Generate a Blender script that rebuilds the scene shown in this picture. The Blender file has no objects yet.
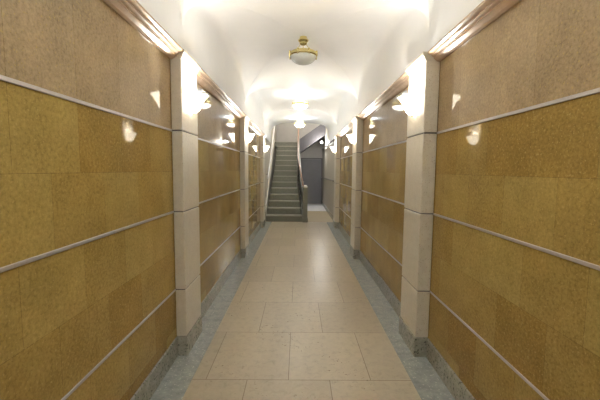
import bpy, bmesh, math, random
from mathutils import Vector, Matrix
random.seed(7)
C = bpy.context.scene
COL = C.collection

# ------------------------------------------------------------------ camera, exposure, light levels
PITCH, YAW, ROLL = math.radians(5.0766), math.radians(0.3283), math.radians(0.5167)
cp, sp = math.cos(PITCH), math.sin(PITCH)
cy, sy = math.cos(YAW), math.sin(YAW)
cr, sr = math.cos(ROLL), math.sin(ROLL)
M = (Matrix(((cr, -sr, 0), (sr, cr, 0), (0, 0, 1))) @ Matrix(((1, 0, 0), (0, cp, -sp), (0, sp, cp)))
     @ Matrix(((cy, 0, -sy), (0, 1, 0), (sy, 0, cy))) @ Matrix(((1, 0, 0), (0, 0, -1), (0, 1, 0))))
cam = bpy.data.cameras.new('camera')
cam.lens = 20.452
cam.sensor_width = 36
cam.clip_start = 0.02
co = bpy.data.objects.new('camera', cam)
COL.objects.link(co)
R3 = Matrix((M[0], -M[1], -M[2])).transposed()
co.matrix_world = Matrix.Translation((0, 0, 1.55)) @ R3.to_4x4()
C.camera = co

w = bpy.data.worlds.new('world')
C.world = w
w.use_nodes = True
w.node_tree.nodes['Background'].inputs[0].default_value = (0.02, 0.02, 0.02, 1)
w.node_tree.nodes['Background'].inputs[1].default_value = 1.0
C.view_settings.view_transform = 'Standard'
C.view_settings.look = 'None'
C.view_settings.gamma = 1
C.view_settings.use_curve_mapping = False
C.view_settings.exposure = 1.6
C.cycles.use_denoising = True
C.cycles.max_bounces = 16
C.cycles.diffuse_bounces = 10
C.cycles.glossy_bounces = 6
C.cycles.sample_clamp_indirect = 6
SCONCE_W = 7.0
PENDANT_W = 5.5
HALL_W = 58.0
WARM = (0.98, 0.97, 0.95)
WHITE = (0.78, 0.89, 1.0)

# ------------------------------------------------------------------ dimensions (metres)
XL, XR, XC = -1.0, 1.095, 0.0475     # stone walls and the corridor's axis
FL, FR = -0.914, 0.985               # pilaster faces
Y0, YE, YB = -3.3, 11.7, 15.5        # wall behind, end of the vault, far wall
PITCHY = 3.13
PIL = [2.72 + PITCHY * k for k in (-1, 0, 1, 2)]   # near edge of each pilaster
PW = 0.42
RAIL = (0.562, 1.205, 1.848)
ZB, ZC = 0.165, 2.40                 # baseboard top, cornice underside
ZS, RISE = 2.62, 0.53                # vault springing and rise

# ------------------------------------------------------------------ helpers
def new_obj(name, bm, mat, parent=None, kind=None, smooth=False, label=None, sharp=None):
    me = bpy.data.meshes.new(name)
    bmesh.ops.recalc_face_normals(bm, faces=bm.faces) if smooth != 'keep' else None
    bm.to_mesh(me)
    bm.free()
    for m in (mat if isinstance(mat, (list, tuple)) else [mat]):
        me.materials.append(m)
    if smooth:
        for p in me.polygons:
            p.use_smooth = True
        if smooth != 'groin':
            me.set_sharp_from_angle(angle=math.radians(sharp or 35))
    o = bpy.data.objects.new(name, me)
    COL.objects.link(o)
    if parent is not None:
        o.parent = parent
    if kind:
        o['kind'] = kind
    if label:
        o['label'] = label
    return o

def thing(name, label, cat, loc=(0, 0, 0), rotz=0.0, group=None):
    o = bpy.data.objects.new(name, None)
    COL.objects.link(o)
    o.empty_display_size = 0.1
    o.location = loc
    o.rotation_euler = (0, 0, rotz)
    o['label'] = label
    o['category'] = cat
    if group:
        o['group'] = group
    return o

def tag(o, label, cat, group=None):
    o['label'] = label
    o['category'] = cat
    if group:
        o['group'] = group
    return o

def copy_tree(o, parent=None):
    c = o.copy()
    COL.objects.link(c)
    if parent is not None:
        c.parent = parent
    for ch in list(o.children):
        copy_tree(ch, c)
    return c

def box(bm, x0, x1, y0, y1, z0, z1, bev=0.0, seg=1):
    r = bmesh.ops.create_cube(bm, size=1.0)
    vs = r['verts']
    for v in vs:
        v.co = Vector(((x0 + x1) / 2 + v.co.x * (x1 - x0), (y0 + y1) / 2 + v.co.y * (y1 - y0), (z0 + z1) / 2 + v.co.z * (z1 - z0)))
    if bev > 0:
        es = list({e for v in vs for e in v.link_edges})
        bmesh.ops.bevel(bm, geom=es, offset=bev, segments=seg, affect='EDGES', profile=0.5)
    return bm

def boxes(*bs, bev=0.0):
    bm = bmesh.new()
    for b in bs:
        box(bm, *b, bev=bev)
    return bm

def prism(bm, pts, a, b, axis='y'):
    """closed outline pts extruded between a and b along an axis."""
    def mk(p, t):
        if axis == 'y':
            return (p[0], t, p[1])
        if axis == 'x':
            return (t, p[0], p[1])
        return (p[0], p[1], t)
    va = [bm.verts.new(mk(p, a)) for p in pts]
    vb = [bm.verts.new(mk(p, b)) for p in pts]
    n = len(pts)
    for i in range(n):
        j = (i + 1) % n
        bm.faces.new((va[i], va[j], vb[j], vb[i]))
    bm.faces.new(va)
    bm.faces.new(list(reversed(vb)))
    return bm

def lathe(bm, prof, seg=32, a0=0.0, a1=2 * math.pi, c=(0, 0, 0), sx=1.0, sy=1.0):
    full = abs(a1 - a0 - 2 * math.pi) < 1e-6
    n = seg if full else seg + 1
    rings = []
    for r, z in prof:
        if r < 1e-6:
            rings.append([bm.verts.new((c[0], c[1], c[2] + z))])
        else:
            rings.append([bm.verts.new((c[0] + r * sx * math.cos(a0 + (a1 - a0) * i / seg),
                                        c[1] + r * sy * math.sin(a0 + (a1 - a0) * i / seg), c[2] + z)) for i in range(n)])
    for ra, rb in zip(rings, rings[1:]):
        m = seg
        for i in range(m):
            j = (i + 1) % n if full else i + 1
            if len(ra) == 1 and len(rb) == 1:
                continue
            if len(ra) == 1:
                bm.faces.new((ra[0], rb[j], rb[i]))
            elif len(rb) == 1:
                bm.faces.new((ra[i], ra[j], rb[0]))
            else:
                bm.faces.new((ra[i], ra[j], rb[j], rb[i]))
    return bm

def tube(bm, pts, r, seg=10):
    pts = [Vector(p) for p in pts]
    rings = []
    for i, p in enumerate(pts):
        d = (pts[min(i + 1, len(pts) - 1)] - pts[max(i - 1, 0)]).normalized()
        u = d.cross(Vector((0, 0, 1)))
        if u.length < 1e-3:
            u = Vector((1, 0, 0))
        u.normalize()
        v = d.cross(u)
        rr = r[i] if isinstance(r, (list, tuple)) else r
        rings.append([bm.verts.new(p + rr * (math.cos(2 * math.pi * k / seg) * u + math.sin(2 * math.pi * k / seg) * v)) for k in range(seg)])
    for a, b in zip(rings, rings[1:]):
        for k in range(seg):
            bm.faces.new((a[k], a[(k + 1) % seg], b[(k + 1) % seg], b[k]))
    bm.faces.new(rings[0])
    bm.faces.new(list(reversed(rings[-1])))
    return bm

def ball(bm, c, r, seg=16, sz=1.0):
    prof = [(r * math.sin(math.pi * i / 10), -r * sz * math.cos(math.pi * i / 10)) for i in range(11)]
    return lathe(bm, prof, seg, c=c)

# ------------------------------------------------------------------ materials
def srgb(r, g, b):
    f = lambda c: (c / 255 / 12.92) if c / 255 <= 0.04045 else ((c / 255 + 0.055) / 1.055) ** 2.4
    return (f(r), f(g), f(b), 1)

class NT:
    def __init__(self, name):
        self.m = bpy.data.materials.new(name)
        self.m.use_nodes = True
        self.t = self.m.node_tree
        self.b = self.t.nodes['Principled BSDF']
    def n(self, typ, **kw):
        nd = self.t.nodes.new(typ)
        for k, v in kw.items():
            if k in nd.inputs:
                nd.inputs[k].default_value = v
            else:
                setattr(nd, k, v)
        return nd
    def l(self, a, b):
        self.t.links.new(a, b)
    def mix(self, fac, a, b, blend='MIX'):
        nd = self.n('ShaderNodeMix', data_type='RGBA', blend_type=blend)
        for idx, v in ((0, fac), (6, a), (7, b)):
            if hasattr(v, 'links') or isinstance(v, bpy.types.NodeSocket):
                self.l(v, nd.inputs[idx])
            else:
                nd.inputs[idx].default_value = v
        return nd.outputs[2]
    def ramp(self, fac, stops):
        nd = self.n('ShaderNodeValToRGB')
        el = nd.color_ramp.elements
        while len(el) > 1:
            el.remove(el[-1])
        el[0].position, el[0].color = stops[0][0], stops[0][1]
        for p, c in stops[1:]:
            e = el.new(p)
            e.color = c
        self.l(fac, nd.inputs[0])
        return nd.outputs[0]
    def coord(self):
        return self.n('ShaderNodeTexCoord').outputs['Object']

def g(v):
    return (v, v, v, 1)

def mottled(name, c1, c2, scale=8, rough=0.4, detail=6, spec=0.5, speck=None, speck_scale=90, speck_lo=0.62, rvar=0.0, bump=0.0):
    k = NT(name)
    co_ = k.coord()
    nz = k.n('ShaderNodeTexNoise', Scale=scale, Detail=detail, Roughness=0.65)
    k.l(co_, nz.inputs['Vector'])
    col = k.ramp(nz.outputs['Fac'], [(0.3, c1), (0.7, c2)])
    if speck:
        n2 = k.n('ShaderNodeTexNoise', Scale=speck_scale, Detail=3)
        k.l(co_, n2.inputs['Vector'])
        col = k.mix(k.ramp(n2.outputs['Fac'], [(speck_lo, g(0)), (speck_lo + 0.06, g(1))]), col, speck)
    k.l(col, k.b.inputs['Base Color'])
    k.b.inputs['Roughness'].default_value = rough
    k.b.inputs['Specular IOR Level'].default_value = spec
    if bump:
        bp = k.n('ShaderNodeBump', Strength=bump, Distance=0.002)
        k.l(nz.outputs['Fac'], bp.inputs['Height'])
        k.l(bp.outputs[0], k.b.inputs['Normal'])
    return k.m

def plain(name, col, rough=0.5, metal=0.0, spec=0.5, emis=None, estr=0.0):
    k = NT(name)
    nz = k.n('ShaderNodeTexNoise', Scale=35, Detail=3)
    k.l(k.coord(), nz.inputs['Vector'])
    dk = tuple(c * 0.93 for c in col[:3]) + (1,)
    k.l(k.ramp(nz.outputs['Fac'], [(0.3, dk), (0.7, col)]), k.b.inputs['Base Color'])
    k.b.inputs['Roughness'].default_value = rough
    k.b.inputs['Metallic'].default_value = metal
    k.b.inputs['Specular IOR Level'].default_value = spec
    if emis:
        k.b.inputs['Emission Color'].default_value = emis
        k.b.inputs['Emission Strength'].default_value = estr
    return k.m

def wall_stone(name, yoff):
    """polished golden limestone slabs in running bond, two courses between the metal strips"""
    k = NT(name)
    co_ = k.coord()
    sep = k.n('ShaderNodeSeparateXYZ')
    k.l(co_, sep.inputs[0])
    ay = k.n('ShaderNodeMath', operation='ADD')
    k.l(sep.outputs['Y'], ay.inputs[0]); ay.inputs[1].default_value = yoff
    az = k.n('ShaderNodeMath', operation='ADD')
    k.l(sep.outputs['Z'], az.inputs[0]); az.inputs[1].default_value = -0.562 + 0.3215 * 2
    cmb = k.n('ShaderNodeCombineXYZ')
    k.l(ay.outputs[0], cmb.inputs[0]); k.l(az.outputs[0], cmb.inputs[1])
    br = k.n('ShaderNodeTexBrick', offset=0.5, offset_frequency=2)
    k.l(cmb.outputs[0], br.inputs['Vector'])
    for nm, v in (('Scale', 1.0), ('Mortar Size', 0.0007), ('Mortar Smooth', 0.1), ('Bias', 0.0), ('Brick Width', 0.375), ('Row Height', 0.3215)):
        br.inputs[nm].default_value = v
    br.inputs['Color1'].default_value = STONE_A
    br.inputs['Color2'].default_value = STONE_B
    br.inputs['Mortar'].default_value = STONE_J
    # the uppermost course, over the top metal strip, is a paler rosier stone in tall slabs
    b2 = k.n('ShaderNodeTexBrick', offset=0.5, offset_frequency=2)
    k.l(cmb.outputs[0], b2.inputs['Vector'])
    for nm, v in (('Scale', 1.0), ('Mortar Size', 0.0007), ('Mortar Smooth', 0.1), ('Bias', 0.0), ('Brick Width', 0.375), ('Row Height', 0.643)):
        b2.inputs[nm].default_value = v
    b2.inputs['Color1'].default_value = TOP_A
    b2.inputs['Color2'].default_value = TOP_B
    b2.inputs['Mortar'].default_value = STONE_J
    up = k.n('ShaderNodeMath', operation='GREATER_THAN')
    k.l(sep.outputs['Z'], up.inputs[0]); up.inputs[1].default_value = 1.848
    brick = k.mix(up.outputs[0], br.outputs['Color'], b2.outputs['Color'])
    fine = k.n('ShaderNodeTexNoise', Scale=62, Detail=6, Roughness=0.75)
    k.l(co_, fine.inputs['Vector'])
    big = k.n('ShaderNodeTexNoise', Scale=5, Detail=5, Roughness=0.6, Distortion=0.4)
    k.l(co_, big.inputs['Vector'])
    c = k.mix(1.0, brick, k.ramp(fine.outputs['Fac'], [(0.3, g(0.66)), (0.46, g(0.94)), (0.7, g(1.3))]), 'MULTIPLY')
    c = k.mix(1.0, c, k.ramp(big.outputs['Fac'], [(0.3, g(0.84)), (0.7, g(1.12))]), 'MULTIPLY')
    vo = k.n('ShaderNodeTexNoise', Scale=85, Detail=2)
    k.l(co_, vo.inputs['Vector'])
    c = k.mix(k.ramp(vo.outputs['Fac'], [(0.63, g(0)), (0.68, g(0.8))]), c, srgb(190, 165, 105))
    k.l(c, k.b.inputs['Base Color'])
    k.b.inputs['Roughness'].default_value = 0.035
    k.b.inputs['Specular IOR Level'].default_value = 0.14
    return k.m

def floor_tiles(name):
    k = NT(name)
    co_ = k.coord()
    mp = k.n('ShaderNodeMapping')
    mp.inputs['Location'].default_value = (-0.245, -2.395 + 0.74 * 20, 0)
    k.l(co_, mp.inputs['Vector'])
    br = k.n('ShaderNodeTexBrick', offset=0.5, offset_frequency=2)
    k.l(mp.outputs[0], br.inputs['Vector'])
    for nm, v in (('Scale', 1.0), ('Mortar Size', 0.0028), ('Mortar Smooth', 0.2), ('Bias', 0.0), ('Brick Width', 0.61), ('Row Height', 0.74)):
        br.inputs[nm].default_value = v
    br.inputs['Color1'].default_value = TILE_A
    br.inputs['Color2'].default_value = TILE_B
    br.inputs['Mortar'].default_value = TILE_J
    n1 = k.n('ShaderNodeTexNoise', Scale=17, Detail=9, Roughness=0.72, Distortion=0.6)
    k.l(co_, n1.inputs['Vector'])
    c = k.mix(1.0, br.outputs['Color'], k.ramp(n1.outputs['Fac'], [(0.3, g(0.78)), (0.46, g(0.99)), (0.72, g(1.14))]), 'MULTIPLY')
    n2 = k.n('ShaderNodeTexNoise', Scale=34, Detail=3, Roughness=0.6, Distortion=0.5)
    k.l(co_, n2.inputs['Vector'])
    n3 = k.n('ShaderNodeTexNoise', Scale=2.2, Detail=2)
    k.l(co_, n3.inputs['Vector'])
    pit = k.mix(1.0, k.ramp(n2.outputs['Fac'], [(0.635, g(0)), (0.665, g(1))]), k.ramp(n3.outputs['Fac'], [(0.48, g(0.0)), (0.6, g(0.9))]), 'MULTIPLY')
    c = k.mix(pit, c, srgb(92, 76, 58))
    k.l(c, k.b.inputs['Base Color'])
    k.b.inputs['Roughness'].default_value = 0.30
    k.b.inputs['Specular IOR Level'].default_value = 0.5
    bp = k.n('ShaderNodeBump', Strength=0.15, Distance=0.002)
    k.l(n1.outputs['Fac'], bp.inputs['Height'])
    k.l(bp.outputs[0], k.b.inputs['Normal'])
    return k.m

STONE_A, STONE_B, STONE_J = srgb(172, 150, 90), srgb(150, 122, 66), srgb(118, 98, 62)
TOP_A, TOP_B = srgb(172, 151, 119), srgb(158, 135, 101)
TILE_A, TILE_B, TILE_J = srgb(187, 176, 155), srgb(174, 163, 142), srgb(120, 106, 88)
m_wall_l = wall_stone('golden_slab_left', -1.95 + 0.375 * 30)
m_wall_r = wall_stone('golden_slab_right', -1.62 + 0.375 * 30)
m_tile = floor_tiles('limestone_tile')
m_plaster = mottled('white_plaster', srgb(240, 242, 244), srgb(245, 246, 248), 3, 0.6, spec=0.3)
m_grey = mottled('grey_marble', srgb(136, 142, 141), srgb(170, 174, 170), 14, 0.25, speck=srgb(200, 202, 197), speck_scale=60)
m_base = mottled('grey_marble_skirting', srgb(146, 145, 134), srgb(178, 176, 164), 18, 0.25, speck=srgb(96, 94, 84), speck_scale=60, speck_lo=0.58)
m_cream = mottled('cream_limestone', srgb(206, 200, 186), srgb(218, 212, 199), 20, 0.35, speck=srgb(178, 160, 136), speck_scale=130, speck_lo=0.62)
m_cornice = mottled('rosy_marble', srgb(190, 164, 140), srgb(208, 184, 160), 12, 0.22)
m_steel = plain('brushed_steel_strip', srgb(196, 190, 190), 0.35, 0.5)
m_brass = plain('polished_brass', srgb(226, 210, 150), 0.22, 1.0)
m_glass_on = plain('lit_opal_glass', srgb(250, 240, 220), 0.3, emis=(1.0, 0.9, 0.72, 1), estr=3.6)
m_glass_w = plain('lit_white_glass', srgb(250, 245, 235), 0.3, emis=(1.0, 0.96, 0.86, 1), estr=3.0)
m_glass_off = plain('unlit_opal_glass', srgb(214, 216, 212), 0.25)
m_hallw = mottled('painted_hall_wall', srgb(176, 170, 158), srgb(184, 178, 166), 4, 0.5)
m_hallback = mottled('grey_hall_wall', srgb(176, 172, 166), srgb(184, 180, 174), 4, 0.5)
m_step = mottled('grey_green_terrazzo', srgb(110, 110, 100), srgb(130, 130, 118), 40, 0.35, speck=srgb(170, 170, 156), speck_scale=120)
m_nose = mottled('pale_nosing', srgb(156, 154, 142), srgb(168, 166, 154), 40, 0.3)  # nosings paler than the step stone
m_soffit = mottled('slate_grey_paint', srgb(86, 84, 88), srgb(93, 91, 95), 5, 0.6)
m_door = mottled('grey_door_paint', srgb(118, 118, 122), srgb(126, 126, 130), 5, 0.35)
m_frame = plain('dark_grey_frame', srgb(98, 96, 98), 0.4)
m_white = plain('white_enamel', srgb(228, 226, 222), 0.3)
m_wood = mottled('brown_handrail_wood', srgb(118, 86, 66), srgb(140, 104, 82), 20, 0.35)
m_iron = plain('dark_iron', srgb(56, 56, 54), 0.45, 0.3)
m_rail = plain('dark_rail', srgb(82, 78, 72), 0.35)
m_passage = mottled('tan_passage_floor', srgb(150, 135, 106), srgb(162, 147, 117), 12, 0.55)
m_pale = mottled('pale_lobby_floor', srgb(216, 216, 218), srgb(228, 228, 228), 30, 0.3)  # lobby floor, paler than the passage floor

# ------------------------------------------------------------------ the room
new_obj('floor', boxes((XL - 0.1, XR + 0.1, Y0 - 0.1, 10.05, -0.1, 0.0)), m_tile, kind='structure')
new_obj('floor_passage', boxes((XL - 0.1, XR + 0.1, 10.062, 12.8, -0.1, 0.0)), m_passage, kind='structure')
new_obj('floor_lobby', boxes((XL - 0.1, XR + 0.1, 12.8, YB + 0.1, -0.1, 0.0)), m_pale, kind='structure')
ntrim = [0]
def trim(bm, mat, **kw):
    ntrim[0] += 1
    return new_obj('trim_%d' % ntrim[0], bm, mat, kind='structure', **kw)

trim(boxes((-0.772, 1.0 * XL, Y0, 10.05, 0.0, 0.0025)), m_grey)
trim(boxes((0.851, XR, Y0, 10.05, 0.0, 0.0025)), m_grey)
trim(boxes((XL, XR, 10.05, 10.062, -0.02, 0.001)), m_frame)
new_obj('wall_left', boxes((XL - 0.12, XL, Y0, 9.4, 0, ZS + 0.02)), m_wall_l, kind='structure')
new_obj('wall_right', boxes((XR, XR + 0.12, Y0, 9.4, 0, ZS + 0.02)), m_wall_r, kind='structure')
new_obj('wall_behind', boxes((XL - 0.12, XR + 0.12, Y0 - 0.12, Y0, 0, 3.4)), m_plaster, kind='structure')
new_obj('wall_stairhall_left', boxes((XL - 0.12, XL, 9.4, YB, 0, 5.4)), m_hallw, kind='structure')
new_obj('wall_stairhall_right', boxes((XR, XR + 0.12, 9.4, YB, 0, 5.4)), m_hallw, kind='structure')
new_obj('wall_far', boxes((XL - 0.12, XR + 0.12, YB, YB + 0.12, 0, 5.4)), m_hallback, kind='structure')

# vaulted plaster ceiling: groin bays between the pilasters
NS = 2.15
WEB = 9.0        # how steeply the side webs turn down on to the cornice
def vault():
    bm = bmesh.new()
    A = 0.95
    K = 22
    th = [math.pi / 2 * i / K for i in range(K + 1)]
    sp_ = [math.sin(t) ** (2 / NS) for t in th]
    fp_ = [max(0.0, math.cos(t)) ** (2 / NS) if i < K else 0.0 for i, t in enumerate(th)]
    S = [-s for s in reversed(sp_[1:])] + sp_
    F = list(reversed(fp_[1:])) + fp_
    n = len(S)
    B = PITCHY / 2
    rows = []      # (y, g)
    for k in (-1, 0, 1, 2):
        yc = 1.155 + PITCHY * k
        for s, f_ in list(zip(S, F))[(0 if k == -1 else 1):]:
            rows.append((yc + B * s, f_, S.index(s)))
    grid = []
    def height(s_, f_, t_, g_):
        if abs(s_) <= abs(t_):
            return f_
        u = (abs(s_) - abs(t_)) / (1 - abs(t_))
        return g_ * max(0.0, 1 - u ** WEB) ** (1 / WEB)
    for (y, gg, k) in rows:
        grid.append([bm.verts.new((XC + A * s, y, ZS + RISE * height(s, f_, S[k], gg))) for s, f_ in zip(S, F)])
    for j in range(len(grid) - 1):
        jj = rows[j + 1][2] - 1
        for i in range(n - 1):
            q = (grid[j][i], grid[j][i + 1], grid[j + 1][i + 1], grid[j + 1][i])
            d = None
            if i == jj:           # diagonal groin: split along it and keep the crease
                bm.faces.new((q[0], q[1], q[2])); bm.faces.new((q[0], q[2], q[3])); d = (q[0], q[2])
            elif i + jj == n - 2:
                bm.faces.new((q[0], q[1], q[3])); bm.faces.new((q[1], q[2], q[3])); d = (q[1], q[3])
            else:
                bm.faces.new(q)
            if d:
                bm.edges.get(d).smooth = False
            if jj == 0 and j:
                bm.edges.get((q[0], q[1])).smooth = False
    # lunette walls down to the cornice
    for side in (0, n - 1):
        low = [bm.verts.new((r[side].co.x, r[side].co.y, 2.462)) for r in grid]
        for j in range(len(grid) - 1):
            bm.faces.new((grid[j][side], grid[j + 1][side], low[j + 1], low[j]))
    return bm
new_obj('ceiling', vault(), m_plaster, kind='structure', smooth='groin')

# last bay: coved flat ceiling ending in a straight edge over the stairs
def cove():
    bm = bmesh.new()
    ya = 1.155 + PITCHY * 2.5
    pts = []
    for i in range(25):
        t = math.pi * i / 24
        cx_, sx_ = math.cos(t), math.sin(t)
        e = 2 / 4.2
        pts.append((XC - 1.0 * math.copysign(abs(cx_) ** e, cx_), 2.46 + (ZS + RISE - 0.03 - 2.46) * abs(sx_) ** e))
    # inner surface, then a thick header at its far end
    va = [bm.verts.new((p[0], ya, p[1])) for p in pts]
    vb = [bm.verts.new((p[0], YE, p[1])) for p in pts]
    for i in range(len(pts) - 1):
        bm.faces.new((va[i], va[i + 1], vb[i + 1], vb[i]))
    top = [bm.verts.new((p[0], YE, 5.4)) for p in pts]
    for i in range(len(pts) - 1):
        bm.faces.new((vb[i], vb[i + 1], top[i + 1], top[i]))
    # step between the groin vault and this lower ceiling
    tb = [bm.verts.new((p[0], ya, 3.5)) for p in pts]
    for i in range(len(pts) - 1):
        bm.faces.new((va[i], va[i + 1], tb[i + 1], tb[i]))
    return bm
new_obj('ceiling_landing', cove(), m_plaster, kind='structure', smooth=True, sharp=30)
new_obj('ceiling_stairhall', boxes((XL - 0.12, XR + 0.12, YE, YB + 0.12, 5.4, 5.5)), m_hallback, kind='structure')

# bays between pilasters: skirting, cornice and metal strips
spans = [(Y0, PIL[0])] + [(PIL[k] + PW, PIL[k + 1]) for k in range(3)]
CORN = [(0, 2.395), (0.012, 2.392), (0.03, 2.397), (0.05, 2.412), (0.056, 2.415), (0.056, 2.424), (0.070, 2.428), (0.078, 2.434),
        (0.078, 2.441), (0.094, 2.445), (0.106, 2.452), (0.106, 2.466), (0.0, 2.466)]
for side in ('left', 'right'):
    sg = 1 if side == 'left' else -1
    X = XL if side == 'left' else XR
    for (a, b) in spans:
        new_obj('baseboard_' + side, boxes((*sorted((X, X + sg * 0.016)), a, b, 0, ZB), bev=0.003), m_base, kind='structure')
    for (a, b) in spans:
        trim(prism(bmesh.new(), [(X + sg * d, z) for d, z in CORN], a, b), m_cornice)
        for z in RAIL:
            trim(boxes((*sorted((X, X + sg * 0.007)), a, b, z - 0.0085, z + 0.0085), bev=0.002), m_steel)
bm = boxes((*sorted((XL, XL + 0.016)), 9.4, 10.05, 0, ZB))
new_obj('baseboard_stairhall_left', bm, m_base, kind='structure')
new_obj('baseboard_stairhall_right', boxes((XR - 0.016, XR, 9.4, YB, 0, 0.12)), m_base, kind='structure')

# ------------------------------------------------------------------ pilasters
def make_pilaster(side):
    """origin at the wall foot, near edge; local +x points into the corridor, y along the wall 0..PW"""
    d = (FL - XL if side == 'left' else XR - FR) - 0.003
    t = thing('pilaster', '', 'pilaster')
    new_obj('plinth', boxes((0, d + 0.008, -0.006, PW + 0.006, 0, ZB), bev=0.004), m_base, t, label='grey marble plinth')
    zz = [ZB + 0.002] + list(RAIL) + [ZC]
    for i in range(4):
        new_obj('shaft_block', boxes((0, d, 0, PW, zz[i] + (0.005 if i else 0), zz[i + 1] - (0.005 if i < 3 else 0)), bev=0.004), m_cream, t)
    for z in RAIL:
        new_obj('joint', boxes((0, d - 0.009, 0.009, PW - 0.009, z - 0.0055, z + 0.0055)), m_frame, t, label='dark recessed joint')
    bm = bmesh.new()
    prof = [(0.0, 0.0), (0.004, 0.0), (0.012, 0.014), (0.016, 0.018), (0.016, 0.026), (0.028, 0.038), (0.032, 0.044), (0.032, 0.064), (0.0, 0.064)]
    # moulded cap returned round three sides
    rings = []
    for e, z in prof:
        rings.append([bm.verts.new(p) for p in ((0, -e * 0.4, ZC + z), (d + e, -e * 0.4, ZC + z), (d + e, PW + e * 0.4, ZC + z), (0, PW + e * 0.4, ZC + z))])
    for a, b in zip(rings, rings[1:]):
        for i in range(4):
            j = (i + 1) % 4
            bm.faces.new((a[i], a[j], b[j], b[i]))
    bm.faces.new(rings[0])
    bm.faces.new(rings[-1])
    new_obj('capital', bm, m_cream, t, label='moulded stone cap')
    return t
ordn = {0: 'behind the viewer, first of its row', 1: 'nearest', 2: 'second nearest', 3: 'farthest'}
for side in ('left', 'right'):
    pp = None
    for k in range(1, 4):
        if pp is None:
            pp = p = make_pilaster(side)
        else:
            p = copy_tree(pp)
        lab = {1: 'large near cream stone pilaster on the %s wall, nearest the viewer' % side,
               2: 'middle cream stone pilaster of the three on the %s wall' % side,
               3: 'farthest cream stone pilaster on the %s wall, just before the stair hall' % side}[k]
        p['label'] = lab
        p['group'] = 'stone pilasters along the corridor'
        if side == 'left':
            p.location = (XL + 0.003, PIL[k], 0)
        else:
            p.location = (XR - 0.003, PIL[k] + PW, 0)
            p.rotation_euler = (0, 0, math.pi)

# ------------------------------------------------------------------ wall sconces
def point(name, parent, loc, power, col, radius):
    li = bpy.data.lights.new(name, 'POINT')
    li.energy = power
    li.color = col
    li.shadow_soft_size = radius
    o = bpy.data.objects.new(name, li)
    COL.objects.link(o)
    o.parent = parent
    o.location = loc
    return o

def make_sconce():
    """origin on the pilaster face at the bowl's lip; local +x into the corridor"""
    t = thing('wall_sconce', '', 'wall lamp')
    prof = [(0.02, -0.165), (0.055, -0.16), (0.085, -0.135), (0.108, -0.095), (0.125, -0.055), (0.152, -0.018), (0.168, -0.004), (0.168, 0.0),
            (0.162, 0.0), (0.148, -0.014), (0.12, -0.05), (0.102, -0.09), (0.08, -0.128), (0.05, -0.152), (0.0, -0.156)]
    bm = bmesh.new()
    lathe(bm, prof, 28, -math.pi / 2, math.pi / 2, c=(0.006, 0, 0), sx=0.96, sy=0.9)
    new_obj('bowl', bm, m_glass_on, t, smooth=True, label='lit opal glass half bowl')
    bm = bmesh.new()
    box(bm, 0.0, 0.006, -0.05, 0.05, -0.15, 0.03, bev=0.002)
    new_obj('backplate', bm, m_brass, t)
    bm = bmesh.new()
    ball(bm, (0.03, 0, -0.168), 0.009)
    new_obj('finial', bm, m_brass, t, smooth=True)
    for yy in (-0.10, 0.10):
        new_obj('bracket', boxes((0.0, 0.03, yy - 0.008, yy + 0.008, -0.03, 0.012), bev=0.002), m_brass, t)
    point('bulb', t, (0.085, 0, -0.03), SCONCE_W, WARM, 0.03)
    return t
sc0 = None
for side in ('left', 'right'):
    for k in range(0, 4):
        s = sc0 = make_sconce() if sc0 is None else sc0
        if k or side == 'right':
            s = copy_tree(sc0)
        yy = PIL[k] + PW / 2
        if k == 0:  # unseen sconces added for their light and reflections in the near bay
            s['label'] = 'unseen lit half bowl sconce added beside the viewer on the %s' % side
        else:
            s['label'] = 'lit opal half bowl wall sconce on the %s %s wall pilaster' % ({1: 'nearest', 2: 'middle', 3: 'farthest'}[k], side)
        s['group'] = 'half bowl wall sconces'
        s.location = (FL if side == 'left' else FR, yy, 2.165)
        s.rotation_euler = (0, 0, 0 if side == 'left' else math.pi)
        s.scale = (0.88, 0.88, 0.9)
# pilasters beside the viewer carry the added unseen pair of sconces
for side in ('left', 'right'):
    src = [o for o in C.objects if o.name.startswith('pilaster') and o.parent is None and o['label'].startswith('large near') and side in o['label']][0]
    p = copy_tree(src)
    p['label'] = 'cream stone pilaster beside the viewer on the %s wall' % side
    p.location = (src.location.x, src.location.y - PITCHY, 0)

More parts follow.
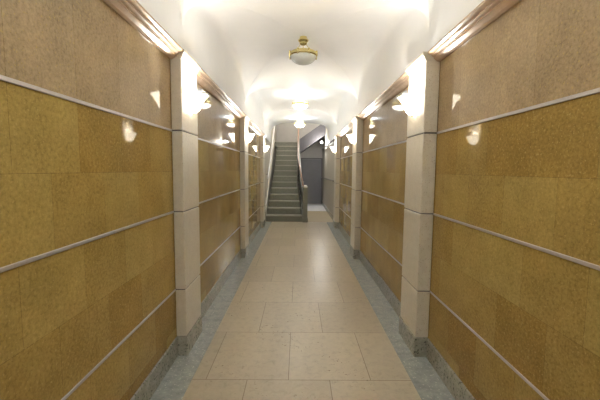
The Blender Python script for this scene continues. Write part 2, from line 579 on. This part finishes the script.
# ------------------------------------------------------------------ ceiling pendants
def make_pendant(lit):
    """origin at the ceiling crown"""
    t = thing('ceiling_lamp', '', 'ceiling lamp')
    bm = bmesh.new()
    lathe(bm, [(0.0, 0.04), (0.05, 0.04), (0.055, 0.015), (0.062, 0.004), (0.07, 0.0), (0.072, -0.012), (0.058, -0.03), (0.05, -0.034), (0.052, -0.05), (0.034, -0.066), (0.0, -0.07)], 28)
    new_obj('canopy', bm, m_brass, t, smooth=True)
    bm = bmesh.new()
    prof = [(0.160, -0.175), (0.172, -0.170), (0.192, -0.185), (0.200, -0.205), (0.196, -0.222), (0.180, -0.232), (0.164, -0.226), (0.160, -0.215), (0.160, -0.175)]
    lathe(bm, prof, 48)
    new_obj('ring', bm, m_brass, t, smooth=True)
    bm = bmesh.new()
    prof = [(0.178, -0.222)] + [(0.176 * math.cos(a), -0.225 - 0.112 * math.sin(a)) for a in [math.pi / 2 * i / 12 for i in range(12)]] + [(0.0, -0.337)]
    prof += [(0.0, -0.332)] + [(0.170 * math.cos(a), -0.224 - 0.106 * math.sin(a)) for a in [math.pi / 2 * i / 12 for i in range(11, -1, -1)]] + [(0.178, -0.222)]
    lathe(bm, prof, 40)
    new_obj('bowl', bm, m_glass_w if lit else m_glass_off, t, smooth=True, label='lit white glass bowl' if lit else 'unlit grey white glass bowl')
    for i in range(3):
        a = 2 * math.pi * i / 3 + 0.5
        bm = bmesh.new()
        tube(bm, [(0.045 * math.cos(a), 0.045 * math.sin(a), -0.05), (0.10 * math.cos(a), 0.10 * math.sin(a), -0.115), (0.168 * math.cos(a), 0.168 * math.sin(a), -0.18)], 0.005, 8)
        new_obj('rod', bm, m_brass, t, smooth=True)
    for i in range(8):
        a = 2 * math.pi * (i + 0.5) / 8
        bm = bmesh.new()
        c = (0.196 * math.cos(a), 0.196 * math.sin(a))
        lathe(bm, [(0.0, -0.166), (0.009, -0.17), (0.013, -0.18), (0.009, -0.19), (0.014, -0.2), (0.015, -0.222), (0.009, -0.232), (0.011, -0.24), (0.0, -0.25)], 12, c=(c[0], c[1], 0))
        new_obj('knob', bm, m_brass, t, smooth=True)
    if lit:
        for i in range(1):
            point('bulb', t, (0, 0, -0.20), PENDANT_W, WHITE, 0.05)
    return t
ZCR = ZS + RISE - 0.035
p1 = make_pendant(False)
p1.location = (XC, 4.285, ZCR)
p1['label'] = 'brass bowl ceiling lamp nearest the viewer, unlit'
p2 = make_pendant(True)
p2.location = (0.03, 7.415, ZCR)
p2['label'] = 'lit brass ceiling lamp in the middle of the row'
p3 = copy_tree(p2)
p3.location = (0.035, 10.545, ZCR)
p3['label'] = 'lit farthest ceiling lamp, just before the stairs'
p0 = copy_tree(p2)
p0.location = (XC, 1.155, ZCR)
p0['label'] = 'lit ceiling lamp overhead, above the top edge of the view'
pm = copy_tree(p2)  # unseen lamp added to fill the near walls with light
pm.location = (XC, -1.975, ZCR)
pm['label'] = 'lit fill lamp added behind the viewer, outside the view'
for p in (pm, p0, p1, p2, p3):
    p.scale = (0.89, 0.89, 0.85)
    p['group'] = 'ceiling lamps along the vault'

# ------------------------------------------------------------------ staircase
RIS, TRD, NST = 0.19, 0.28, 14
YS = 10.10
st = thing('staircase', 'straight grey stone staircase rising at the far end of the corridor', 'staircase', (0, YS, 0))
def xr_at(i):
    return 0.12 - 0.034 * min(i, 5)
for i in range(NST):
    x0 = -0.955 + 0.013 * min(i, 8)
    x1 = xr_at(i)
    z = RIS * (i + 1)
    y = TRD * i
    y1 = TRD * NST + 1.46 if i == NST - 1 else y + TRD + 0.02
    if i == NST - 1:
        x0, x1 = -0.99, 0.0
    s = new_obj('step', boxes((x0, x1, y, y1, z - RIS if i < NST - 1 else z - 0.2, z - 0.03)), m_step, st)
    new_obj('nosing', boxes((x0, x1, y - 0.022, y1, z - 0.03, z), bev=0.004), m_nose, s, label='pale nosing')
# closed strings either side: left skirting slab, right string wall down to the floor
def string_pts(up, down):
    pts = [(-0.02, 0.0), (-0.02, RIS + up)]
    pts += [(TRD * (NST - 1), RIS * NST + up), (TRD * NST, RIS * NST + up)]
    pts += [(TRD * NST, 0.0)] if down else [(TRD * NST, RIS * NST - 0.3), (0.25, 0.0)]
    return pts
new_obj('skirt', prism(bmesh.new(), string_pts(0.10, True), XL + 0.003, -0.955, 'x'), m_hallw, st, label='pale skirting slab against the left wall')
bm = bmesh.new()
# right string follows the slightly flared foot of the flight
pts = string_pts(0.06, True)
va, vb = [], []
for (y, z) in pts:
    xx = 0.125 - 0.17 * min(max(y, 0) / 1.4, 1)
    va.append(bm.verts.new((xx, y, z))); vb.append(bm.verts.new((xx + 0.075, y, z)))
n = len(pts)
for i in range(n):
    j = (i + 1) % n
    bm.faces.new((va[i], va[j], vb[j], vb[i]))
bm.faces.new(va); bm.faces.new(vb)
bmesh.ops.triangulate(bm, faces=bm.faces)
new_obj('string', bm, m_step, st)
# return flight rising to the right across the back, seen from below
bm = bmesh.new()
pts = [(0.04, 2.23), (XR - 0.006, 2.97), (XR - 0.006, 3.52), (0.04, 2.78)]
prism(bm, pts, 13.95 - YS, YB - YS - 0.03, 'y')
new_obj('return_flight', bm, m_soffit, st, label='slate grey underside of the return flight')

# banister: newel post, spine post, sloping handrail, dark balusters
BO = Vector((0.215, -0.06, 0))
def nb(name, bm, m, parent=st, **kw):
    bmesh.ops.translate(bm, verts=bm.verts, vec=BO)
    return new_obj(name, bm, m, parent, **kw)
bm = bmesh.new()
tiers = [(0.075, 0.0), (0.075, 0.13), (0.065, 0.145), (0.065, 1.0), (0.060, 1.03)]
rings = [[bm.verts.new((a * e, b * e, z)) for a, b in ((-1, -1), (1, -1), (1, 1), (-1, 1))] for e, z in tiers]
for a, b in zip(rings, rings[1:]):
    for i in range(4):
        bm.faces.new((a[i], a[(i + 1) % 4], b[(i + 1) % 4], b[i]))
bm.faces.new(rings[0]); bm.faces.new(rings[-1])
nw = nb('newel_post', bm, m_step)
bm = bmesh.new()
lathe(bm, [(0.0, 1.03), (0.05, 1.03), (0.062, 1.045), (0.06, 1.07), (0.035, 1.092), (0.0, 1.10)], 20)
nb('cap', bm, m_white, nw, smooth=True, label='white rounded cap')
def rail_pt(s, dz):
    """s along the slope in metres of run; coordinates local to the banister"""
    xx = 0.16 - 0.17 * min(s / 1.4, 1) - 0.215
    return Vector((xx, s + 0.06, 0.25 + RIS / TRD * s + dz))
hr = [Vector((-0.02, 0.03, 1.0))] + [rail_pt(s, 0.76) for s in (0.15, 0.5, 0.9, 1.4, 2.0, 2.8, 3.1)]
nb('handrail', tube(bmesh.new(), hr, 0.024, 10), m_wood, smooth=True)
for i in range(15):
    s = 0.16 + 0.2 * i
    p = rail_pt(s, 0)
    bm = bmesh.new()
    lathe(bm, [(0.0, -0.01), (0.012, -0.01), (0.010, 0.2), (0.019, 0.27), (0.019, 0.33), (0.010, 0.4), (0.010, 0.75), (0.0, 0.75)], 8, c=p)
    nb('baluster', bm, m_iron, smooth=True)
bm = bmesh.new()
box(bm, -0.265, -0.165, 3.15, 3.25, RIS * 11.0, 5.4, bev=0.004)
nb('spine_post', bm, m_hallw, label='tall pale post at the head of the flight')
# left wall handrail
lh = thing('wall_handrail', 'white sloping handrail on the left wall above the stairs', 'handrail', (XL, YS, 0))
pl = [(0.075, s, 0.19 + 0.86 + RIS / TRD * s) for s in (0.35, 1.0, 2.0, 3.0, 3.7)]
new_obj('rail', tube(bmesh.new(), pl, 0.024, 10), m_white, lh, smooth=True)
for s in (0.6, 2.0, 3.4):
    z = 0.19 + 0.86 + RIS / TRD * s
    new_obj('bracket', tube(bmesh.new(), [(0.0, s, z - 0.06), (0.06, s, z - 0.05), (0.075, s, z - 0.015)], 0.008, 8), m_iron, lh, label='dark bracket')

# ------------------------------------------------------------------ far door, wall rails, small light
dr = thing('door_1', 'plain grey door at the end of the passage right of the stairs', 'door', (0.6, YB, 0))
dr['kind'] = 'structure'
new_obj('door_leaf', boxes((-0.43, 0.43, -0.045, -0.005, 0.01, 2.02), bev=0.003), m_door, dr)
new_obj('door_frame', prism(bmesh.new(), [(-0.49, 0), (-0.43, 0), (-0.43, 2.03), (0.43, 2.03), (0.43, 0), (0.485, 0), (0.485, 2.08), (-0.49, 2.08)], -0.07, -0.002, 'y'), m_frame, dr)
bm = bmesh.new()
tube(bm, [(-0.37, -0.045, 1.0), (-0.37, -0.09, 1.0)], 0.012, 8)
ball(bm, (-0.37, -0.105, 1.0), 0.028)
new_obj('door_knob', bm, m_steel, dr, smooth=True)

for z, nm, lab in ((2.44, 'wall_rail', 'upper dark rail on the pale right wall beyond the pilasters'), (1.225, 'wall_rail', 'lower dark rail on the pale right wall, at waist height')):
    t = thing(nm, lab, 'wall rail', (XR, 12.4, z), group='dark rails on the passage wall')
    new_obj('rail', tube(bmesh.new(), [(-0.06, -2.4, 0), (-0.06, 2.7, 0)], 0.022, 10), m_rail, t, smooth=True)
    for yy in (-2.0, 0.2, 2.4):
        new_obj('bracket', tube(bmesh.new(), [(-0.002, yy, -0.03), (-0.045, yy, -0.03), (-0.06, yy, 0)], 0.008, 8), m_rail, t)
t = thing('globe_light', 'small round white globe light under the dark sloping flight, above the far grey door', 'wall lamp', (0.93, 13.95, 2.66))
bm = bmesh.new()
lathe(bm, [(0.0, 0.0), (0.05, 0.0), (0.05, 0.02), (0.03, 0.03), (0.0, 0.03)], 16)
bmesh.ops.rotate(bm, verts=bm.verts, matrix=Matrix.Rotation(math.pi / 2, 3, 'X'))
new_obj('base', bm, m_steel, t, smooth=True)
bm = bmesh.new()
ball(bm, (0, -0.075, 0), 0.05)
new_obj('globe', bm, m_glass_w, t, smooth=True, label='white glowing globe')
point('bulb', t, (0, -0.17, -0.02), 14.0, (1.0, 0.97, 0.92), 0.04)

# unseen lamp added high above the landing to brighten the stair hall
t = thing('stair_fill_lamp', 'unseen round fill lamp added on the stair hall ceiling, above the view', 'ceiling lamp', (0.1, 13.0, 5.4))
bm = bmesh.new()
lathe(bm, [(0.0, 0.0), (0.18, 0.0), (0.18, -0.03), (0.14, -0.09), (0.0, -0.12)], 28)
new_obj('shade', bm, m_glass_w, t, smooth=True)
point('bulb', t, (0, 0, -0.25), HALL_W, (1.0, 0.97, 0.93), 0.15)
